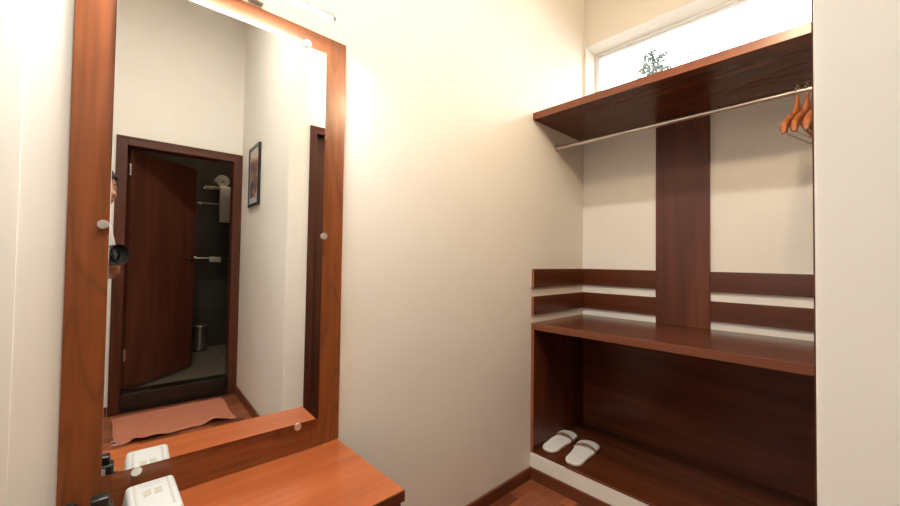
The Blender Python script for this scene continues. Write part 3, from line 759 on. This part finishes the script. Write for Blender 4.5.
# ------------------------------------------------------------------ the photographer, seen at the mirror's left edge
VF = Vector((FW.x, FW.y, 0)).normalized(); VR = Vector((VF.y, -VF.x, 0)); VU = Vector((0, 0, 1))
LC = CAM.copy()
ph = thing('photo_camera', 'black photo camera held up in front of the mirror', 'camera', tuple(LC - VF * .06 - VU * .05))
def lens(prof): return lathe(B(), prof, LC, FW, 40)
obj('lens_barrel', lens([(.034, -.012), (.046, .002), (.050, .020), (.052, .020), (.0455, -.030), (.040, -.032), (.040, -.070), (.030, -.072), (.030, -.080), (.001, -.080), (.001, -.012), (.034, -.012)]), 'camera', ph, True)
obj('front_glass', lens([(0, -.0075), (.012, -.008), (.026, -.010), (.034, -.0118), (.034, -.013), (0, -.013)]), 'lens', ph, True)
BMx = Matrix((VR, VF, VU)).transposed().to_4x4(); BMx.translation = LC
bm = B(); box(bm, -.065, .055, -.128, -.078, -.050, .040, .010, 3, BMx); obj('camera_body', bm, 'camera', ph, True)
bm = B(); box(bm, .050, .078, -.130, -.062, -.050, .030, .012, 3, BMx); obj('grip', bm, 'camera', ph, True)
bm = B(); box(bm, -.026, .026, -.124, -.076, .034, .062, .012, 3, BMx); obj('viewfinder_hump', bm, 'camera', ph, True)

def skin_mesh(verts, edges, root=0, sub=2):
    """verts: list of (co, rx, ry); returns the evaluated skinned mesh as bmesh"""
    me = bpy.data.meshes.new('sk'); me.from_pydata([tuple(v[0]) for v in verts], edges, [])
    o = bpy.data.objects.new('sk', me); C.objects.link(o)
    md = o.modifiers.new('Skin', 'SKIN'); md.use_smooth_shade = True
    if not me.skin_vertices: me.skin_vertices.new(name='sv')
    for i, v in enumerate(verts):
        sv = me.skin_vertices[0].data[i]; sv.radius = (v[1], v[2]); sv.use_root = (i == root)
    ss = o.modifiers.new('Sub', 'SUBSURF'); ss.levels = sub; ss.render_levels = sub
    dg = bpy.context.evaluated_depsgraph_get(); ev = o.evaluated_get(dg)
    out = bpy.data.meshes.new_from_object(ev); bm = bmesh.new(); bm.from_mesh(out)
    bpy.data.objects.remove(o); bpy.data.meshes.remove(me); bpy.data.meshes.remove(out)
    return bm

PC = Vector((-.222, -1.640, 0))            # under the pelvis
def at(r, f, z): return PC + VR * r + VF * f + VU * z
HEAD = at(.018, .165, 1.550)
LH = LC - VF * .050 - VU * .062            # left palm under the lens
RH = LC + VR * .100 - VF * .098 - VU * .012   # right palm on the grip
verts = []; edges = []
def V(co, rx, ry=None): verts.append((co, rx, ry or rx)); return len(verts) - 1
def chain(start, items):
    last = start
    for it in items:
        k = V(*it); edges.append((last, k)); last = k
    return last
pel = V(at(0, 0, .90), .118, .092)
sp1 = chain(pel, [(at(0, .01, 1.03), .112, .088), (at(0, .02, 1.18), .138, .098)])
che = chain(sp1, [(at(0, .035, 1.30), .146, .098)])
nk = chain(che, [(at(.005, .06, 1.385), .065, .062), (at(.012, .105, 1.45), .050, .050), (HEAD - VU * .045 - VF * .030, .046, .046)])
LE = at(-.245, .13, 1.08); RE = at(.185, .06, 1.09)
chain(che, [(at(-.165, .03, 1.335), .058), (at(-.205, .06, 1.24), .047), (LE, .038), (LE.lerp(LH - VF * .07 - VU * .02, .5), .036), (LH - VF * .075 - VU * .022, .025), (LH - VF * .035 - VU * .010, .026)])
chain(che, [(at(.150, .03, 1.335), .058), (at(.178, .03, 1.22), .047), (RE, .038), (RE.lerp(RH - VU * .07, .5), .036), (RH - VU * .070 - VF * .028, .025), (RH - VU * .03 - VF * .006, .026)])
for s in (-1, 1):
    chain(pel, [(at(s * .090, 0, .82), .078, .082), (at(s * .105, .015, .48), .058, .060), (at(s * .11, -.005, .30), .052, .055), (at(s * .115, -.02, .085), .036, .040), (at(s * .12, .07, .035), .034, .030), (at(s * .125, .14, .028), .030, .024)])
body = skin_mesh(verts, edges)
# head: shaped sphere with brow, nose, jaw, ears
hb = bmesh.new(); bmesh.ops.create_icosphere(hb, subdivisions=4, radius=1)
HM = Matrix((VR, VF, VU)).transposed().to_4x4(); HM.translation = HEAD
for v in hb.verts:
    x, y, z = v.co
    wx = .072 * (1 - .18 * max(0, -z)); wy = .094; wz = .115
    p = Vector((x * wx, y * wy, z * wz))
    if y > 0 and z < -.2: p.y += .010 * (y) * (1 if z > -.9 else .4)
    if y > 0:
        p.y += .030 * math.exp(-(x / .16) ** 2 - ((z + .22) / .17) ** 2) * y      # nose
        p.y -= .010 * math.exp(-((abs(x) - .38) / .16) ** 2 - ((z - .02) / .10) ** 2) * y   # eye sockets
        p.y += .005 * math.exp(-(x / .3) ** 2 - ((z + .52) / .05) ** 2) * y + .004 * math.exp(-(x / .3) ** 2 - ((z + .63) / .05) ** 2) * y  # lips
    v.co = p
merge(body, hb, HM)
for s in (-1, 1):
    eb = bmesh.new(); bmesh.ops.create_icosphere(eb, subdivisions=2, radius=1)
    for v in eb.verts: v.co = Vector((s * .073 + v.co.x * .010, -.008 + v.co.y * .017, -.012 + v.co.z * .030))
    merge(body, eb, HM)
# fingers: each its own short chain rooted in the palm
def finger(pts, r): return skin_mesh([(p, r * (1 - .08 * k), r * (1 - .08 * k)) for k, p in enumerate(pts)], [(k, k + 1) for k in range(len(pts) - 1)], 0, 1)
def P3(o, r, f, u): return o + VR * r + VF * f + VU * u
for k, ln in enumerate((.9, 1.0, .97, .8)):      # left fingers curl up the far side of the lens (camera right)
    f0 = .018 - .021 * k
    merge(body, finger([P3(LH, -.012, f0, .004), P3(LH, .020, f0, .004), P3(LH, .044 * (.9 + .1 * ln), f0, .020), P3(LH, .052, f0, .044 * ln), P3(LH, .049, f0, .066 * ln)], .0088))
merge(body, finger([P3(LH, -.010, -.030, .0), P3(LH, -.040, -.012, .012), P3(LH, -.052, .004, .036), P3(LH, -.050, .012, .060)], .0100))
palm = skin_mesh([(P3(LH, -.016, -.045, -.006), .020, .014), (P3(LH, -.004, -.015, -.004), .032, .012), (P3(LH, -.002, .012, .0), .030, .010)], [(0, 1), (1, 2)], 0, 1); merge(body, palm)
for k, ln in enumerate((.92, 1.0, .96, .8)):     # right fingers wrap the front of the grip
    u0 = .028 - .020 * k
    merge(body, finger([P3(RH, -.004, -.02, u0), P3(RH, -.003, .028, u0), P3(RH, -.010, .052 * (.92 + .08 * ln), u0), P3(RH, -.034 * ln, .056, u0 - .002), P3(RH, -.050 * ln, .046, u0 - .003)], .0086))
merge(body, finger([P3(RH, -.002, -.020, -.008), P3(RH, -.010, -.046, .012), P3(RH, -.032, -.050, .026), P3(RH, -.052, -.047, .030)], .0100))
palm = skin_mesh([(P3(RH, .004, -.012, -.036), .018, .016), (P3(RH, .006, -.004, -.008), .014, .030), (P3(RH, .006, .006, .016), .013, .028)], [(0, 1), (1, 2)], 0, 1); merge(body, palm)
per = obj('person', body, 'skin', None, True)
rm = per.modifiers.new('Remesh', 'REMESH'); rm.mode = 'VOXEL'; rm.voxel_size = .0045; rm.use_smooth_shade = True
sm_ = per.modifiers.new('Smooth', 'SMOOTH'); sm_.factor = .5; sm_.iterations = 3
recentre(per, (PC.x, PC.y, 0))
tag(per, 'person in a white shirt holding up a black camera, at the mirror edge', 'person')
# clothes and hair
verts = []; edges = []
pel = V(at(0, 0, .85), .172, .135)
sp1 = chain(pel, [(at(0, .005, .94), .166, .130), (at(0, .01, 1.03), .156, .124), (at(0, .02, 1.18), .165, .122)])
che = chain(sp1, [(at(0, .035, 1.30), .163, .115)])
chain(che, [(at(.004, .055, 1.375), .078, .074), (at(.008, .075, 1.405), .068, .066)])
chain(che, [(at(-.165, .03, 1.338), .072), (at(-.198, .055, 1.255), .064), (at(-.215, .075, 1.205), .062)])
chain(che, [(at(.150, .03, 1.338), .072), (at(.174, .03, 1.245), .064), (at(.180, .033, 1.195), .062)])
obj('shirt', skin_mesh(verts, edges), 'shirt', per, True)
verts = []; edges = []
wst = V(at(0, 0, 1.0), .125, .10); pel = chain(wst, [(at(0, 0, .90), .155, .122)])
for s in (-1, 1):
    chain(pel, [(at(s * .100, 0, .80), .110, .112), (at(s * .105, .012, .48), .074, .078), (at(s * .11, -.003, .28), .066, .070), (at(s * .115, -.015, .075), .058, .064)])
obj('trousers', skin_mesh(verts, edges), 'trousers', per, True)
for s in (-1, 1):
    bm = B(); t = bmesh.new(); bmesh.ops.create_icosphere(t, subdivisions=3, radius=1)
    SM = Matrix((VR, VF, VU)).transposed().to_4x4(); SM.translation = at(s * .12, .055, 0)
    for v in t.verts:
        q = v.co; z = .046 + q.z * (.046 if q.y < .2 else .046 * (1 - .35 * q.y)); v.co = Vector((q.x * .046, q.y * .135, max(0.001, z)))
    merge(bm, t, SM); obj('shoe', bm, 'shoe', per, True)
hb = bmesh.new(); bmesh.ops.create_icosphere(hb, subdivisions=4, radius=1)
kill = []
for v in hb.verts:
    x, y, z = v.co
    if (y > .42 and z < .36) or (z < -.25 and y > -.2) or z < -.62: kill.append(v)
    n = random.uniform(.98, 1.03); v.co = Vector((x * .082 * n, -.004 + y * .104 * n, .006 + z * .124 * n))
bmesh.ops.delete(hb, geom=kill, context='VERTS'); 
bm = B(); merge(bm, hb, HM); obj('hair', bm, 'hair', per, True, solid=.010)
for s in (-1, 1):
    t = bmesh.new(); bmesh.ops.create_icosphere(t, subdivisions=2, radius=.0115); bm = merge(B(), t, HM @ Matrix.Translation((s * .028, .073, .004)))
    e = obj('eye', bm, 'bottle', per, True)
    bm = tube(B(), [HM @ Vector((s * q, yy, zz)) for q, yy, zz in ((.012, .091, .022), (.028, .0885, .029), (.044, .078, .025))], [.0028, .0032, .002], 8); obj('eyebrow', bm, 'hair', per, True)
    t = bmesh.new(); bmesh.ops.create_icosphere(t, subdivisions=2, radius=.0055); bm = merge(B(), t, HM @ Matrix.Translation((s * .028, .0805, .003)))
    obj('iris', bm, 'black', e, True)

bm = tube(B(), [HM @ Vector((q, yy, zz)) for q, yy, zz in ((-.022, .079, -.066), (-.010, .090, -.064), (0, .0925, -.0655), (.010, .090, -.064), (.022, .079, -.066))], [.002, .0048, .005, .0048, .002], 8)
obj('lips', bm, 'lip', per, True)

for o in bpy.data.objects:
    if '_w' in o: del o['_w']
